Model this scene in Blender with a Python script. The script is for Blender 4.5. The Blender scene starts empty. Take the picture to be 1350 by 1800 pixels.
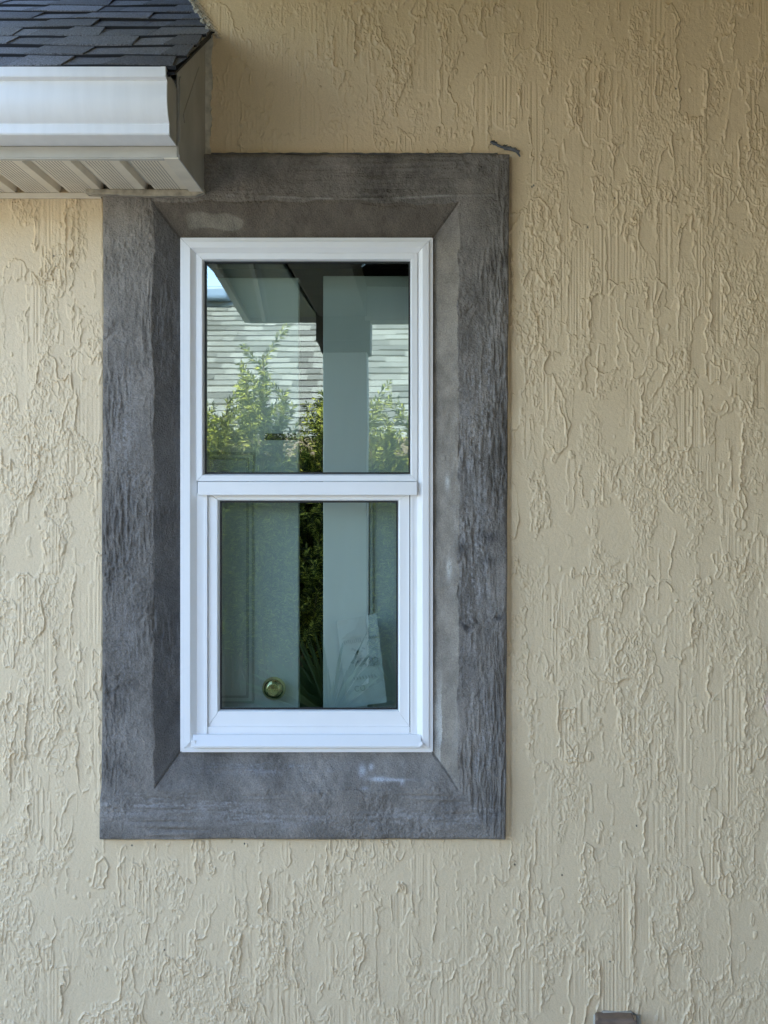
import bpy, math, random
import numpy as np
from mathutils import Vector

# ------------------------------------------------------------------ camera, sky, sun, exposure
scene = bpy.context.scene
COL = scene.collection
F = 2251.0            # focal length in photograph pixels
CAMD = 3.1            # camera to wall, metres
CZ = 1.55             # eye height
cam_data = bpy.data.cameras.new('camera')
cam = bpy.data.objects.new('camera', cam_data)
COL.objects.link(cam)
cam.location = (0, -CAMD, CZ)
cam.rotation_euler = (math.radians(90), 0, 0)
cam_data.sensor_fit = 'VERTICAL'
cam_data.sensor_height = 36
cam_data.lens = F / 1800 * 36
cam_data.shift_x = -65 / 1800
cam_data.shift_y = -40 / 1800
cam_data.clip_start = .05
cam_data.clip_end = 500
scene.camera = cam

SUN_EL, SUN_AZ = 40.0, -20.0          # azimuth from +y towards +x
S = Vector((math.sin(math.radians(SUN_AZ)) * math.cos(math.radians(SUN_EL)),
            math.cos(math.radians(SUN_AZ)) * math.cos(math.radians(SUN_EL)),
            math.sin(math.radians(SUN_EL))))
world = bpy.data.worlds.new('World')
scene.world = world
world.use_nodes = True
wn = world.node_tree
sky = wn.nodes.new('ShaderNodeTexSky')
sky.sky_type = 'NISHITA'
sky.sun_disc = False
sky.sun_elevation = math.radians(SUN_EL)
sky.sun_rotation = math.radians(SUN_AZ)
sky.air_density = 1.0
sky.dust_density = .7
sky.ozone_density = 2.4
bg = wn.nodes['Background']
bg.inputs['Strength'].default_value = .15
wn.links.new(sky.outputs[0], bg.inputs[0])
sl = bpy.data.lights.new('sun', 'SUN')
sl.energy = 3.6
sl.angle = math.radians(.5)
sl.color = (1.0, .93, .82)
so = bpy.data.objects.new('sun', sl)
so.rotation_euler = (-S).to_track_quat('-Z', 'Y').to_euler()
so.location = (3, 3, 8)
COL.objects.link(so)
scene.view_settings.view_transform = 'Standard'
scene.view_settings.look = 'None'
scene.view_settings.gamma = 1
scene.view_settings.exposure = 2.9
scene.cycles.max_bounces = 10
scene.cycles.diffuse_bounces = 5
scene.cycles.glossy_bounces = 5
scene.cycles.transparent_max_bounces = 12

# ------------------------------------------------------------------ helpers
def WX(px, y=0.0): return (px - 740) / F * (CAMD + y)
def WZ(py, y=0.0): return CZ - (py - 860) / F * (CAMD + y)

def tag(o, label=None, cat=None, group=None, kind=None):
    if label: o['label'] = label
    if cat: o['category'] = cat
    if group: o['group'] = group
    if kind: o['kind'] = kind
    return o

def empty(name, loc, label, cat, group=None):
    o = bpy.data.objects.new(name, None)
    COL.objects.link(o)
    o.location = loc
    o.empty_display_size = .1
    return tag(o, label, cat, group)

class MB:
    """collects faces, then links them as one mesh object"""
    def __init__(s): s.v = []; s.f = []
    def quad(s, *p):
        n = len(s.v); s.v += [tuple(q) for q in p]; s.f.append(tuple(range(n, n + len(p)))); return s
    def box(s, a, b):
        x0, y0, z0 = a; x1, y1, z1 = b
        n = len(s.v)
        s.v += [(x0,y0,z0),(x1,y0,z0),(x1,y1,z0),(x0,y1,z0),(x0,y0,z1),(x1,y0,z1),(x1,y1,z1),(x0,y1,z1)]
        s.f += [tuple(n+i for i in q) for q in ((0,3,2,1),(4,5,6,7),(0,1,5,4),(1,2,6,5),(2,3,7,6),(3,0,4,7))]
        return s
    def prism(s, poly, axis, a, b):
        """poly of 2-D points swept along an axis from a to b"""
        def m(p, t):
            return {'x': (t, p[0], p[1]), 'y': (p[0], t, p[1]), 'z': (p[0], p[1], t)}[axis]
        n = len(s.v); k = len(poly)
        s.v += [m(p, a) for p in poly] + [m(p, b) for p in poly]
        for i in range(k):
            j = (i + 1) % k
            s.f.append((n+i, n+j, n+k+j, n+k+i))
        s.f.append(tuple(n+i for i in range(k))[::-1]); s.f.append(tuple(n+k+i for i in range(k)))
        return s
    def lathe(s, prof, c, seg=28, axis='y'):
        n = len(s.v); k = len(prof)
        for i in range(seg):
            t = 2*math.pi*i/seg
            for r, h in prof:
                s.v.append((c[0]+r*math.cos(t), c[1]+h, c[2]+r*math.sin(t)) if axis == 'y' else (c[0]+r*math.cos(t), c[1]+r*math.sin(t), c[2]+h))
        for i in range(seg):
            j = (i+1) % seg
            for q in range(k-1):
                s.f.append((n+i*k+q, n+j*k+q, n+j*k+q+1, n+i*k+q+1))
        return s
    def tube(s, pts, r0, r1, seg=7):
        n = len(s.v); m = len(pts)
        for i, p in enumerate(pts):
            p = Vector(p); d = (Vector(pts[min(i+1, m-1)]) - Vector(pts[max(i-1, 0)])).normalized()
            a = d.orthogonal().normalized(); b = d.cross(a); r = r0 + (r1-r0)*i/(m-1)
            for q in range(seg):
                t = 2*math.pi*q/seg
                s.v.append(tuple(p + a*r*math.cos(t) + b*r*math.sin(t)))
        for i in range(m-1):
            for q in range(seg):
                w = (q+1) % seg
                s.f.append((n+i*seg+q, n+i*seg+w, n+(i+1)*seg+w, n+(i+1)*seg+q))
        return s
    def build(s, name, mat, parent=None, smooth=False, bevel=0, off=None):
        me = bpy.data.meshes.new(name)
        v = s.v
        o = bpy.data.objects.new(name, me)
        if parent is not None:
            o.parent = parent
            L = parent.matrix_basis.translation.copy()
            p = parent.parent
            while p is not None: L += p.matrix_basis.translation; p = p.parent
            v = [(x-L.x, y-L.y, z-L.z) for x, y, z in v]
        me.from_pydata(v, [], s.f)
        me.materials.append(mat)
        import bmesh
        bm = bmesh.new(); bm.from_mesh(me)
        if bevel or len(s.f) < 4000:
            bmesh.ops.recalc_face_normals(bm, faces=bm.faces)
        bm.to_mesh(me); bm.free()
        if smooth:
            me.shade_smooth()
        if bevel:
            m = o.modifiers.new('bevel', 'BEVEL'); m.width = bevel; m.segments = 2; m.limit_method = 'ANGLE'
            m.harden_normals = False
        COL.objects.link(o)
        return o

def grid_mesh(name, X, Y, Z, mat, keep=None, colour=None):
    """tensor grid (rows x cols arrays) to one mesh object through numpy"""
    nz, nx = X.shape
    co = np.stack([X, Y, Z], -1).reshape(-1, 3).astype(np.float32)
    i = np.arange(nz*nx).reshape(nz, nx)
    q = np.stack([i[:-1, :-1], i[:-1, 1:], i[1:, 1:], i[1:, :-1]], -1)
    q = q[keep] if keep is not None else q.reshape(-1, 4)
    used = np.zeros(nz*nx, bool); used[q.ravel()] = True
    remap = np.cumsum(used) - 1
    co = co[used]; q = remap[q].astype(np.int32)
    me = bpy.data.meshes.new(name)
    me.vertices.add(len(co)); me.vertices.foreach_set('co', co.ravel())
    me.loops.add(q.size); me.loops.foreach_set('vertex_index', q.ravel())
    me.polygons.add(len(q)); me.polygons.foreach_set('loop_start', np.arange(0, q.size, 4, dtype=np.int32))
    me.update(calc_edges=True)
    me.shade_smooth()
    if colour is not None:
        a = me.color_attributes.new('tone', 'FLOAT_COLOR', 'POINT')
        c = np.ones((len(co), 4), np.float32); c[:, :3] = colour.reshape(-1, 3)[used]
        a.data.foreach_set('color', c.ravel())
    me.materials.append(mat)
    o = bpy.data.objects.new(name, me)
    COL.objects.link(o)
    return o

# ------------------------------------------------------------------ materials
def mat(name, col, rough=.6, metal=0, noise=None, bump=None, spec=None, coat=0):
    """noise=(scale, amount, stretch xyz)   bump=(scale, strength, distance)"""
    m = bpy.data.materials.new(name); m.use_nodes = True
    nt = m.node_tree; b = nt.nodes['Principled BSDF']
    b.inputs['Base Color'].default_value = (*col, 1)
    b.inputs['Roughness'].default_value = rough
    b.inputs['Metallic'].default_value = metal
    if spec is not None: b.inputs['Specular IOR Level'].default_value = spec
    tc = nt.nodes.new('ShaderNodeTexCoord')
    if noise:
        mp = nt.nodes.new('ShaderNodeMapping'); mp.inputs['Scale'].default_value = noise[2] if len(noise) > 2 else (1,1,1)
        nt.links.new(tc.outputs['Object'], mp.inputs[0])
        n = nt.nodes.new('ShaderNodeTexNoise'); n.inputs['Scale'].default_value = noise[0]; n.inputs['Detail'].default_value = 6
        nt.links.new(mp.outputs[0], n.inputs['Vector'])
        r = nt.nodes.new('ShaderNodeMapRange'); r.inputs[1].default_value = .3; r.inputs[2].default_value = .7
        r.inputs[3].default_value = 1-noise[1]; r.inputs[4].default_value = 1+noise[1]
        nt.links.new(n.outputs[0], r.inputs[0])
        mx = nt.nodes.new('ShaderNodeVectorMath'); mx.operation = 'SCALE'; mx.inputs[0].default_value = col
        nt.links.new(r.outputs[0], mx.inputs['Scale']); nt.links.new(mx.outputs[0], b.inputs['Base Color'])
        r2 = nt.nodes.new('ShaderNodeMapRange'); r2.inputs[3].default_value = max(0, rough-.08); r2.inputs[4].default_value = min(1, rough+.08)
        nt.links.new(n.outputs[0], r2.inputs[0]); nt.links.new(r2.outputs[0], b.inputs['Roughness'])
    if bump:
        n2 = nt.nodes.new('ShaderNodeTexNoise'); n2.inputs['Scale'].default_value = bump[0]; n2.inputs['Detail'].default_value = 4
        nt.links.new(tc.outputs['Object'], n2.inputs['Vector'])
        bp = nt.nodes.new('ShaderNodeBump'); bp.inputs['Strength'].default_value = bump[1]; bp.inputs['Distance'].default_value = bump[2]
        nt.links.new(n2.outputs[0], bp.inputs['Height']); nt.links.new(bp.outputs[0], b.inputs['Normal'])
    return m

def attr_mat(name, rough, speck=(700, .2), bump=(900, .35, .0006), spec=.3):
    """base colour from the painted 'tone' attribute times a fine speckle"""
    m = mat(name, (.5,.5,.5), rough, bump=bump, spec=spec)
    nt = m.node_tree; b = nt.nodes['Principled BSDF']
    at = nt.nodes.new('ShaderNodeAttribute'); at.attribute_name = 'tone'
    tc = nt.nodes.new('ShaderNodeTexCoord')
    n = nt.nodes.new('ShaderNodeTexNoise'); n.inputs['Scale'].default_value = speck[0]; n.inputs['Detail'].default_value = 3
    nt.links.new(tc.outputs['Object'], n.inputs['Vector'])
    r = nt.nodes.new('ShaderNodeMapRange'); r.inputs[1].default_value = .3; r.inputs[2].default_value = .7
    r.inputs[3].default_value = 1-speck[1]; r.inputs[4].default_value = 1+speck[1]
    nt.links.new(n.outputs[0], r.inputs[0])
    mx = nt.nodes.new('ShaderNodeVectorMath'); mx.operation = 'SCALE'
    nt.links.new(at.outputs['Color'], mx.inputs[0]); nt.links.new(r.outputs[0], mx.inputs['Scale'])
    nt.links.new(mx.outputs[0], b.inputs['Base Color'])
    return m

M = {}
M['stucco'] = attr_mat('painted_stucco', .46, (260, .05), (330, .5, .0016), .5)
M['cement'] = attr_mat('raw_cement', .9, (330, .2), (260, .8, .004), .25)
M['vinyl'] = mat('white_frame_finish', (.90,.90,.90), .36, noise=(6, .02, (1,1,.3)), bump=(90, .04, .0005))
M['lipvinyl'] = mat('frame_edge_finish', (.74,.74,.73), .42, noise=(9, .05))
M['gasket'] = mat('black_gasket', (.004,.004,.005), .5)
M['gutter'] = mat('gutter_enamel', (.80,.80,.80), .5, noise=(16, .03, (3,1,.35)), bump=(40, .05, .001))
M['fascia'] = mat('fascia_aluminium', (.50,.48,.43), .5, noise=(14, .09), bump=(30, .08, .001))
M['endcap'] = mat('weathered_aluminium', (.36,.35,.32), .55, noise=(11, .16), bump=(35, .1, .001))
M['caulk'] = mat('old_caulk', (.50,.47,.40), .8, noise=(60, .25), bump=(120, .5, .002))
M['soffitside'] = mat('soffit_metal', (.74,.67,.55), .5, noise=(14, .1))
M['dark'] = mat('dark_void', (.012,.011,.010), .9)
M['bitumen_shade'] = mat('bitumen_shade_edge', (.012,.013,.018), .8)
M['brass'] = mat('brass', (.85,.70,.36), .16, 1.0, noise=(30, .1))
M['doorpaint'] = mat('interior_white_paint', (.60,.63,.62), .5, noise=(5, .06, (2,1,.3)), bump=(60, .08, .001))
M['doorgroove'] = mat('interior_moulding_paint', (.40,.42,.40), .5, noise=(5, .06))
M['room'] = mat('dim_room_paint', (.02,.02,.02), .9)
M['patio'] = mat('patio_concrete', (.40,.35,.28), .85, noise=(3, .15), bump=(60, .3, .004))
M['lawn'] = mat('lawn_green', (.08,.09,.04), .9, noise=(5, .4), bump=(30, .6, .03))
M['porchwhite'] = mat('porch_trim_paint', (.55,.56,.52), .55, noise=(6, .07, (1,1,.2)), bump=(30, .1, .002))
M['porchsoffit'] = mat('porch_soffit_boards', (.42,.45,.36), .6, noise=(6, .08))
M['vault'] = mat('dark_stained_boards', (.035,.026,.018), .7, noise=(9, .3, (1,.1,1)))
M['darkwood'] = mat('dark_beam_paint', (.16,.15,.12), .6, noise=(9, .2))
M['tansoffit'] = mat('tan_painted_boards', (.60,.50,.20), .7, noise=(6,.06))  # unseen soffit, coloured yellow to bounce warm light onto the wall top
M['brickish'] = mat('neighbour_brown_paint', (.22,.18,.13), .8, noise=(4,.1))
M['nwall'] = mat('neighbour_stucco', (.62,.55,.42), .8, noise=(4, .1), bump=(40, .4, .01))
M['rooftop'] = mat('roof_grey_shingle', (.11,.11,.12), .9, noise=(18, .3), bump=(90, .5, .004))
M['box'] = mat('weathered_bronze_box', (.20,.14,.10), .6, .1, noise=(40, .3), bump=(80, .3, .001))
M['bark'] = mat('shrub_bark', (.12,.09,.06), .9, noise=(20, .3))
M['skylight'] = mat('skylight_dome', (.20,.30,.44), .3)

def leafmat(name, a, b, sc=3.0):
    m = mat(name, a, .5, spec=.4)
    nt = m.node_tree; p = nt.nodes['Principled BSDF']
    g = nt.nodes.new('ShaderNodeNewGeometry'); r = nt.nodes.new('ShaderNodeValToRGB')
    r.color_ramp.elements[0].color = (*a, 1); r.color_ramp.elements[1].color = (*b, 1)
    e = r.color_ramp.elements.new(.48); e.color = (a[0]*1.2+b[0]*.02, a[1]*1.2+b[1]*.03, a[2]*1.2+b[2]*.02, 1)
    nt.links.new(g.outputs['Random Per Island'], r.inputs[0]); nt.links.new(r.outputs[0], p.inputs['Base Color'])
    tr = nt.nodes.new('ShaderNodeBsdfTranslucent'); nt.links.new(r.outputs[0], tr.inputs[0])
    mx = nt.nodes.new('ShaderNodeMixShader'); mx.inputs[0].default_value = .4
    nt.links.new(p.outputs[0], mx.inputs[1]); nt.links.new(tr.outputs[0], mx.inputs[2])
    nt.links.new(mx.outputs[0], nt.nodes['Material Output'].inputs[0])
    return m
M['leaf'] = leafmat('yew_pine_leaf', (.02,.038,.008), (.80,.84,.15))
M['frond'] = leafmat('frond_leaf', (.06,.11,.04), (.16,.22,.08))

def glassmat():
    m = bpy.data.materials.new('window_glass'); m.use_nodes = True
    nt = m.node_tree; nt.nodes.remove(nt.nodes['Principled BSDF'])
    t = nt.nodes.new('ShaderNodeBsdfTransparent'); t.inputs[0].default_value = (.70,.80,.76,1)
    g = nt.nodes.new('ShaderNodeBsdfGlossy'); g.inputs['Color'].default_value = (.90,1,.95,1); g.inputs['Roughness'].default_value = 0
    fr = nt.nodes.new('ShaderNodeLayerWeight'); fr.inputs[0].default_value = .25
    r = nt.nodes.new('ShaderNodeMapRange'); r.inputs[3].default_value = GLASS_R; r.inputs[4].default_value = .9
    nt.links.new(fr.outputs['Fresnel'], r.inputs[0])
    mx = nt.nodes.new('ShaderNodeMixShader')
    nt.links.new(r.outputs[0], mx.inputs[0]); nt.links.new(t.outputs[0], mx.inputs[1]); nt.links.new(g.outputs[0], mx.inputs[2])
    nt.links.new(mx.outputs[0], nt.nodes['Material Output'].inputs[0])
    tc = nt.nodes.new('ShaderNodeTexCoord'); n = nt.nodes.new('ShaderNodeTexNoise'); n.inputs['Scale'].default_value = 5; n.inputs['Detail'].default_value = 1
    nt.links.new(tc.outputs['Object'], n.inputs['Vector'])
    bp = nt.nodes.new('ShaderNodeBump'); bp.inputs['Strength'].default_value = .3; bp.inputs['Distance'].default_value = .0003
    nt.links.new(n.outputs[0], bp.inputs['Height']); nt.links.new(bp.outputs[0], g.inputs['Normal'])
    return m
GLASS_R = .20
M['glass'] = glassmat()

def soffitmat():
    """almond aluminium with rows of punched holes"""
    m = mat('perforated_soffit', (.78,.70,.56), .5)
    nt = m.node_tree; b = nt.nodes['Principled BSDF']
    tc = nt.nodes.new('ShaderNodeTexCoord'); sp = nt.nodes.new('ShaderNodeSeparateXYZ'); nt.links.new(tc.outputs['Object'], sp.inputs[0])
    def math_(op, a, bb=None):
        n = nt.nodes.new('ShaderNodeMath'); n.operation = op
        for i, q in enumerate((a, bb)):
            if q is None: continue
            if isinstance(q, (int, float)): n.inputs[i].default_value = q
            else: nt.links.new(q, n.inputs[i])
        return n.outputs[0]
    def cell(s, p):
        f = math_('FRACT', math_('MULTIPLY', s, 1/p)); d = math_('SUBTRACT', f, .5); return math_('MULTIPLY', d, d)
    d = math_('ADD', cell(sp.outputs[0], .0068), cell(sp.outputs[1], .0090))
    hole = math_('LESS_THAN', d, .075)
    # holes only on the flat of each rib
    fx = math_('FRACT', math_('MULTIPLY', math_('SUBTRACT', sp.outputs[0], SOF_X0), 1/SOF_P))
    zone = math_('MULTIPLY', math_('GREATER_THAN', fx, .27), math_('LESS_THAN', fx, .82))
    hz = math_('MULTIPLY', hole, zone)
    n = nt.nodes.new('ShaderNodeTexNoise'); n.inputs['Scale'].default_value = 13; nt.links.new(tc.outputs['Object'], n.inputs['Vector'])
    ra = nt.nodes.new('ShaderNodeMapRange'); ra.inputs[3].default_value = .85; ra.inputs[4].default_value = 1.12; nt.links.new(n.outputs[0], ra.inputs[0])
    mx = nt.nodes.new('ShaderNodeMix'); mx.data_type = 'RGBA'
    mx.inputs[6].default_value = (.80,.72,.58,1); mx.inputs[7].default_value = (.10,.08,.06,1)
    nt.links.new(hz, mx.inputs[0])
    vm = nt.nodes.new('ShaderNodeVectorMath'); vm.operation = 'SCALE'; nt.links.new(mx.outputs[2], vm.inputs[0]); nt.links.new(ra.outputs[0], vm.inputs['Scale'])
    nt.links.new(vm.outputs[0], b.inputs['Base Color'])
    return m
SOF_P = .1065; SOF_X0 = 0.0

def shinglemat(name, tint, var=.35, grain=(900, .5), sun=False):
    """mineral granules; each tab (mesh island) has a tone of its own"""
    m = mat(name, tint, .88, bump=(900, .8, .0015), spec=.45)
    nt = m.node_tree; b = nt.nodes['Principled BSDF']
    g = nt.nodes.new('ShaderNodeNewGeometry'); tc = nt.nodes.new('ShaderNodeTexCoord')
    n = nt.nodes.new('ShaderNodeTexNoise'); n.inputs['Scale'].default_value = grain[0]; n.inputs['Detail'].default_value = 2
    nt.links.new(tc.outputs['Object'], n.inputs['Vector'])
    r1 = nt.nodes.new('ShaderNodeMapRange'); r1.inputs[1].default_value = .35; r1.inputs[2].default_value = .7; r1.inputs[3].default_value = 1-grain[1]; r1.inputs[4].default_value = 1+1.5*grain[1]
    nt.links.new(n.outputs[0], r1.inputs[0])
    r2 = nt.nodes.new('ShaderNodeMapRange'); r2.inputs[3].default_value = 1-var; r2.inputs[4].default_value = 1+var
    nt.links.new(g.outputs['Random Per Island'], r2.inputs[0])
    mu = nt.nodes.new('ShaderNodeMath'); mu.operation = 'MULTIPLY'; nt.links.new(r1.outputs[0], mu.inputs[0]); nt.links.new(r2.outputs[0], mu.inputs[1])
    vm = nt.nodes.new('ShaderNodeVectorMath'); vm.operation = 'SCALE'; vm.inputs[0].default_value = tint; nt.links.new(mu.outputs[0], vm.inputs['Scale'])
    nt.links.new(vm.outputs[0], b.inputs['Base Color'])
    return m
M['shingle'] = shinglemat('dark_shingle', (.175,.177,.195), .35, (330, .5))
M['paleshingle'] = shinglemat('pale_weathered_shingle', (.22,.235,.215), .36, (60, .15))

# ------------------------------------------------------------------ trowelled relief, computed in millimetres
def vnoise(nz,nx,cz,cx,seed,dx=2.0):
    """smooth random field, cells cz x cx millimetres"""
    r=np.random.default_rng(seed)
    gz=int(nz*dx/cz)+5; gx=int(nx*dx/cx)+5
    g=r.random((gz,gx)).astype(np.float32)
    def ax(n,c,off):
        t=np.arange(n,dtype=np.float32)*dx/c+1+off; i=t.astype(int); f=t-i
        w=np.stack([((-.5*f+1)*f-.5)*f,((1.5*f-2.5)*f)*f+1,((-1.5*f+2)*f+.5)*f,((.5*f-.5)*f)*f])
        return i,w
    iz,wz=ax(nz,cz,r.random()); ix,wx=ax(nx,cx,r.random())
    rows=sum(wz[k][:,None]*g[np.clip(iz+k-1,0,gz-1)] for k in range(4))
    return sum(wx[k][None,:]*rows[:,np.clip(ix+k-1,0,gx-1)] for k in range(4))-.5
def fbm(nz,nx,cz,cx,seed,o=3,dx=2.0,g=.5):
    s=0;a=1
    for k in range(o):
        s=s+a*vnoise(nz,nx,cz/2**k,cx/2**k,seed+k*17,dx); a*=g
    return s
def ss(a,b,x):
    t=np.clip((x-a)/(b-a),0,1); return t*t*(3-2*t)
def edge(n,t,dx=2.0):
    gz,gx=np.gradient(n,dx)
    return (n-t)/(np.sqrt(gz*gz+gx*gx)+.002)
def stucco(nz,nx,seed=1,dx=2.0):
    N=lambda cz,cx,s,o=3,g=.5:fbm(nz,nx,cz,cx,seed*1000+s,o,dx,g)
    h=N(420,300,1,2)*1.6
    cover=N(300,220,5,2)
    jag=N(26,13,9,2,.55)
    jag2=N(11,6,12,2,.6)
    fill=ss(-.20,.12,N(210,120,15,2)+.3*cover)      # where the coat is textured at all
    for k,(cz,cx,t,j,hp,hr,rw) in enumerate([(230,85,.05,.15,.5,1.5,2.2),(130,55,.14,.19,.45,1.3,2.0),(80,36,.24,.22,.35,1.0,1.7)]):
        n=N(cz,cx,20+10*k,3,.4)+j*N(26,13,23+10*k,2,.6)-.5*(1-fill)
        d=edge(n,t,dx)
        amp=np.clip(.5+1.7*N(90,40,26+10*k,2),0,1.5)
        inside=ss(-2.5,2.5,d)
        st=N(300,4.2,27+10*k,2,.55)
        stw=ss(-.1,.15,N(170,80,28+10*k,2))
        h=h*(1-.4*inside)+inside*(hp+st*.9*stw)+hr*amp*np.exp(-((d-1.)/rw)**2)
    m=ss(.06,.22,N(150,80,60,2)+.3*cover)
    c=N(21,11,64,3,.65); d=edge(c,.10,dx)
    h=h+m*(.7*ss(-2,2.5,d)*np.clip(.7+N(40,30,66,2),0,1)+.7*np.exp(-(d/2.2)**2))
    m2=ss(.05,.25,N(170,70,70,2)); h=h+m2*np.abs(N(20,8,71,3,.7))*1.2
    r=np.random.default_rng(seed+5)
    H=nz*dx;W=nx*dx
    Xa=np.arange(nx)*dx; Za=np.arange(nz)*dx
    for i in range(int(W*H/1e6*30)):
        w=r.uniform(18,95); L=r.uniform(70,330); x0=r.uniform(0,W); z0=r.uniform(0,H); lean=r.normal(0,.04)
        a=max(0,int((x0-w-25)/dx)); b=min(nx,int((x0+w+25)/dx)); c0=max(0,int((z0-L/2-30)/dx)); c1=min(nz,int((z0+L/2+30)/dx))
        if b-a<4 or c1-c0<4: continue
        X=Xa[a:b][None,:]-x0; Z=Za[c0:c1][:,None]-z0
        J=jag[c0:c1,a:b]
        u=X-lean*Z+(J*13+20*cover[c0:c1,a:b])
        rnd=r.uniform(.2,1.)
        v=Z+J*22+rnd*np.sign(Z)*(X/(w/2+1))**2*min(L*.22,34)
        side=w/2-np.abs(u); end=L/2-np.abs(v)
        ins=ss(0,3,side)*ss(0,5,end)
        scr=r.random()
        stq=fbm(c1-c0,b-a,400,4.5,seed*77+i*7,2,dx)
        lev=r.uniform(-.1,.4) if scr<.6 else r.uniform(.2,.6)
        k=r.uniform(.6,.97)
        sub=h[c0:c1,a:b]
        new=sub*(1-k*ins)+ins*k*(lev+stq*(0.2 if scr<.5 else r.uniform(.5,1.2)))
        s=1 if r.random()<.6 else -1
        e=(u*s-w/2+J*3)
        taper=ss(-4,30,end)
        thick=np.clip(.8+J*.9+.9*cover[c0:c1,a:b],0.15,1.3)
        new=new+taper*r.uniform(.7,2.3)*np.exp(-((e+jag2[c0:c1,a:b]*2.2)/2.0)**2)*thick
        e2=(-u*s-w/2+J*7+jag2[c0:c1,a:b]*4)
        new=new+taper*r.uniform(.0,1.3)*np.exp(-(e2/1.9)**2)*np.clip(.45+J*1.8,0,1.3)
        if r.random()<.55:
            new=new+ss(-3,6,side)*r.uniform(.5,1.4)*np.exp(-((end-1)/2.6)**2)*np.clip(.7+J*1.5,0,1.2)*(Z>0)
        h[c0:c1,a:b]=new
    # short narrow dabs pulled by the trowel tip
    for i in range(int(W*H/1e6*95)):
        w=r.uniform(5,18); L=r.uniform(18,110); x0=r.uniform(0,W); z0=r.uniform(0,H); lean=r.normal(0,.08)
        a=max(0,int((x0-w-15)/dx)); b=min(nx,int((x0+w+15)/dx)); c0=max(0,int((z0-L/2-15)/dx)); c1=min(nz,int((z0+L/2+15)/dx))
        if b-a<4 or c1-c0<4: continue
        X=Xa[a:b][None,:]-x0; Z=Za[c0:c1][:,None]-z0; J=jag[c0:c1,a:b]; K=jag2[c0:c1,a:b]
        u=X-lean*Z+J*6+K*3.5; v=Z+J*12
        side=w/2-np.abs(u); end=L/2-np.abs(v); e=np.minimum(side,end)
        on=np.clip(.6+J*1.6+K,0,1.2)
        h[c0:c1,a:b]=h[c0:c1,a:b]*(1-.3*ss(0,3,e))+.25*ss(-1,3,e)+r.uniform(.5,1.3)*np.exp(-((e-.5)/1.7)**2)*on*(u*r.choice((-1,1))>-w*.3)
    # loose dabs
    for i in range(int(W*H/1e6*120)):
        x0=r.uniform(0,W); z0=r.uniform(0,H); rx=r.uniform(2.2,4.5); rz=rx*r.uniform(.8,2.6)
        a=max(0,int((x0-22)/dx)); b=min(nx,int((x0+22)/dx)); c0=max(0,int((z0-34)/dx)); c1=min(nz,int((z0+34)/dx))
        if b-a<4 or c1-c0<4: continue
        X=Xa[a:b][None,:]-x0; Z=Za[c0:c1][:,None]-z0; J=jag[c0:c1,a:b]
        q=np.sqrt((X/rx)**2+(Z/rz)**2)+J*2.2
        h[c0:c1,a:b]+=r.uniform(.4,1.3)*(1-ss(.5,1.3,q))
    h=h+.15*N(9,6,90,3,.7)
    return h.astype(np.float32)
WALLC = (.728,.577,.375)
RELIEF = 2.4
CEM = (.195,.177,.158)

# ------------------------------------------------------------------ ground
g = MB(); g.quad((-60,-60,0),(60,-60,0),(60,60,0),(-60,60,0))
tag(g.build('ground', M['lawn']), kind='structure')
g = MB(); g.quad((-14,-5.0,.004),(8,-5.0,.004),(8,3,.004),(-14,3,.004))
tag(g.build('patio', M['patio']), 'pale concrete patio in front of the stucco wall', 'patio', kind='structure')

# ------------------------------------------------------------------ the stucco wall
FX0, FX1 = WX(317,.016), WX(761,.016)            # window frame outer edges
FZ1, FZ0 = WZ(418,.016), WZ(1322,.016)
DX = 1.5
dx0, dx1, dz0, dz1 = -1.16, .98, .12, 2.86
xd = np.arange(dx0, dx1, DX/1000); zd = np.arange(dz1, dz0, -DX/1000)      # rows from the top down
H = stucco(len(zd), len(xd), 11, DX*1.35)
xs = np.concatenate([np.arange(-5, dx0-.01, .02), xd, np.arange(xd[-1]+.02, 5, .02)])
zs = np.concatenate([np.arange(3.05, zd[0]+.01, -.02), zd, np.arange(zd[-1]-.02, -.03, -.02)])
ix = np.mod(np.round((xs-dx0)/DX*1000).astype(int), 2*len(xd)); ix = np.where(ix >= len(xd), 2*len(xd)-1-ix, ix)
iz = np.mod(np.round((zd[0]-zs)/DX*1000).astype(int), 2*len(zd)); iz = np.where(iz >= len(zd), 2*len(zd)-1-iz, iz)
Hw = H[iz][:, ix]
X, Z = np.meshgrid(xs, zs)
# calmer, hand-smoothed plaster where the new surround was patched in, and by the roof
def box_dist(X, Z, x0, x1, z0, z1):
    return np.maximum(np.maximum(x0-X, X-x1), np.maximum(z0-Z, Z-z1))
OX0, OX1 = WX(180,-.02), WX(897,-.02); OZ1, OZ0 = WZ(270,-.02), WZ(1477,-.02)
bd = box_dist(X, Z, OX0, OX1, OZ0, OZ1)
near = 1-ss(.012, .055, bd + .02*Hw)
Hw = Hw*(1-.72*near*(X > OX0-.0) ) + .3*near
rough_side = ss(-.53,-.47,X)*(1-ss(-.28,-.2,X))*ss(2.27,2.3,Z)
Hw = Hw*(1-.45*rough_side)
Y = -(Hw-.3)*RELIEF/1000.0
Y = Y+.004*np.exp(-(np.clip(bd,0,1)/.0035)**2)*(bd > -.004)
tone = np.ones(X.shape+(3,), np.float32)*np.array(WALLC, np.float32)
hn = np.clip((Hw-Hw.mean())/2.0, -1, 1)[..., None]
tone *= 1+.03*hn
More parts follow.
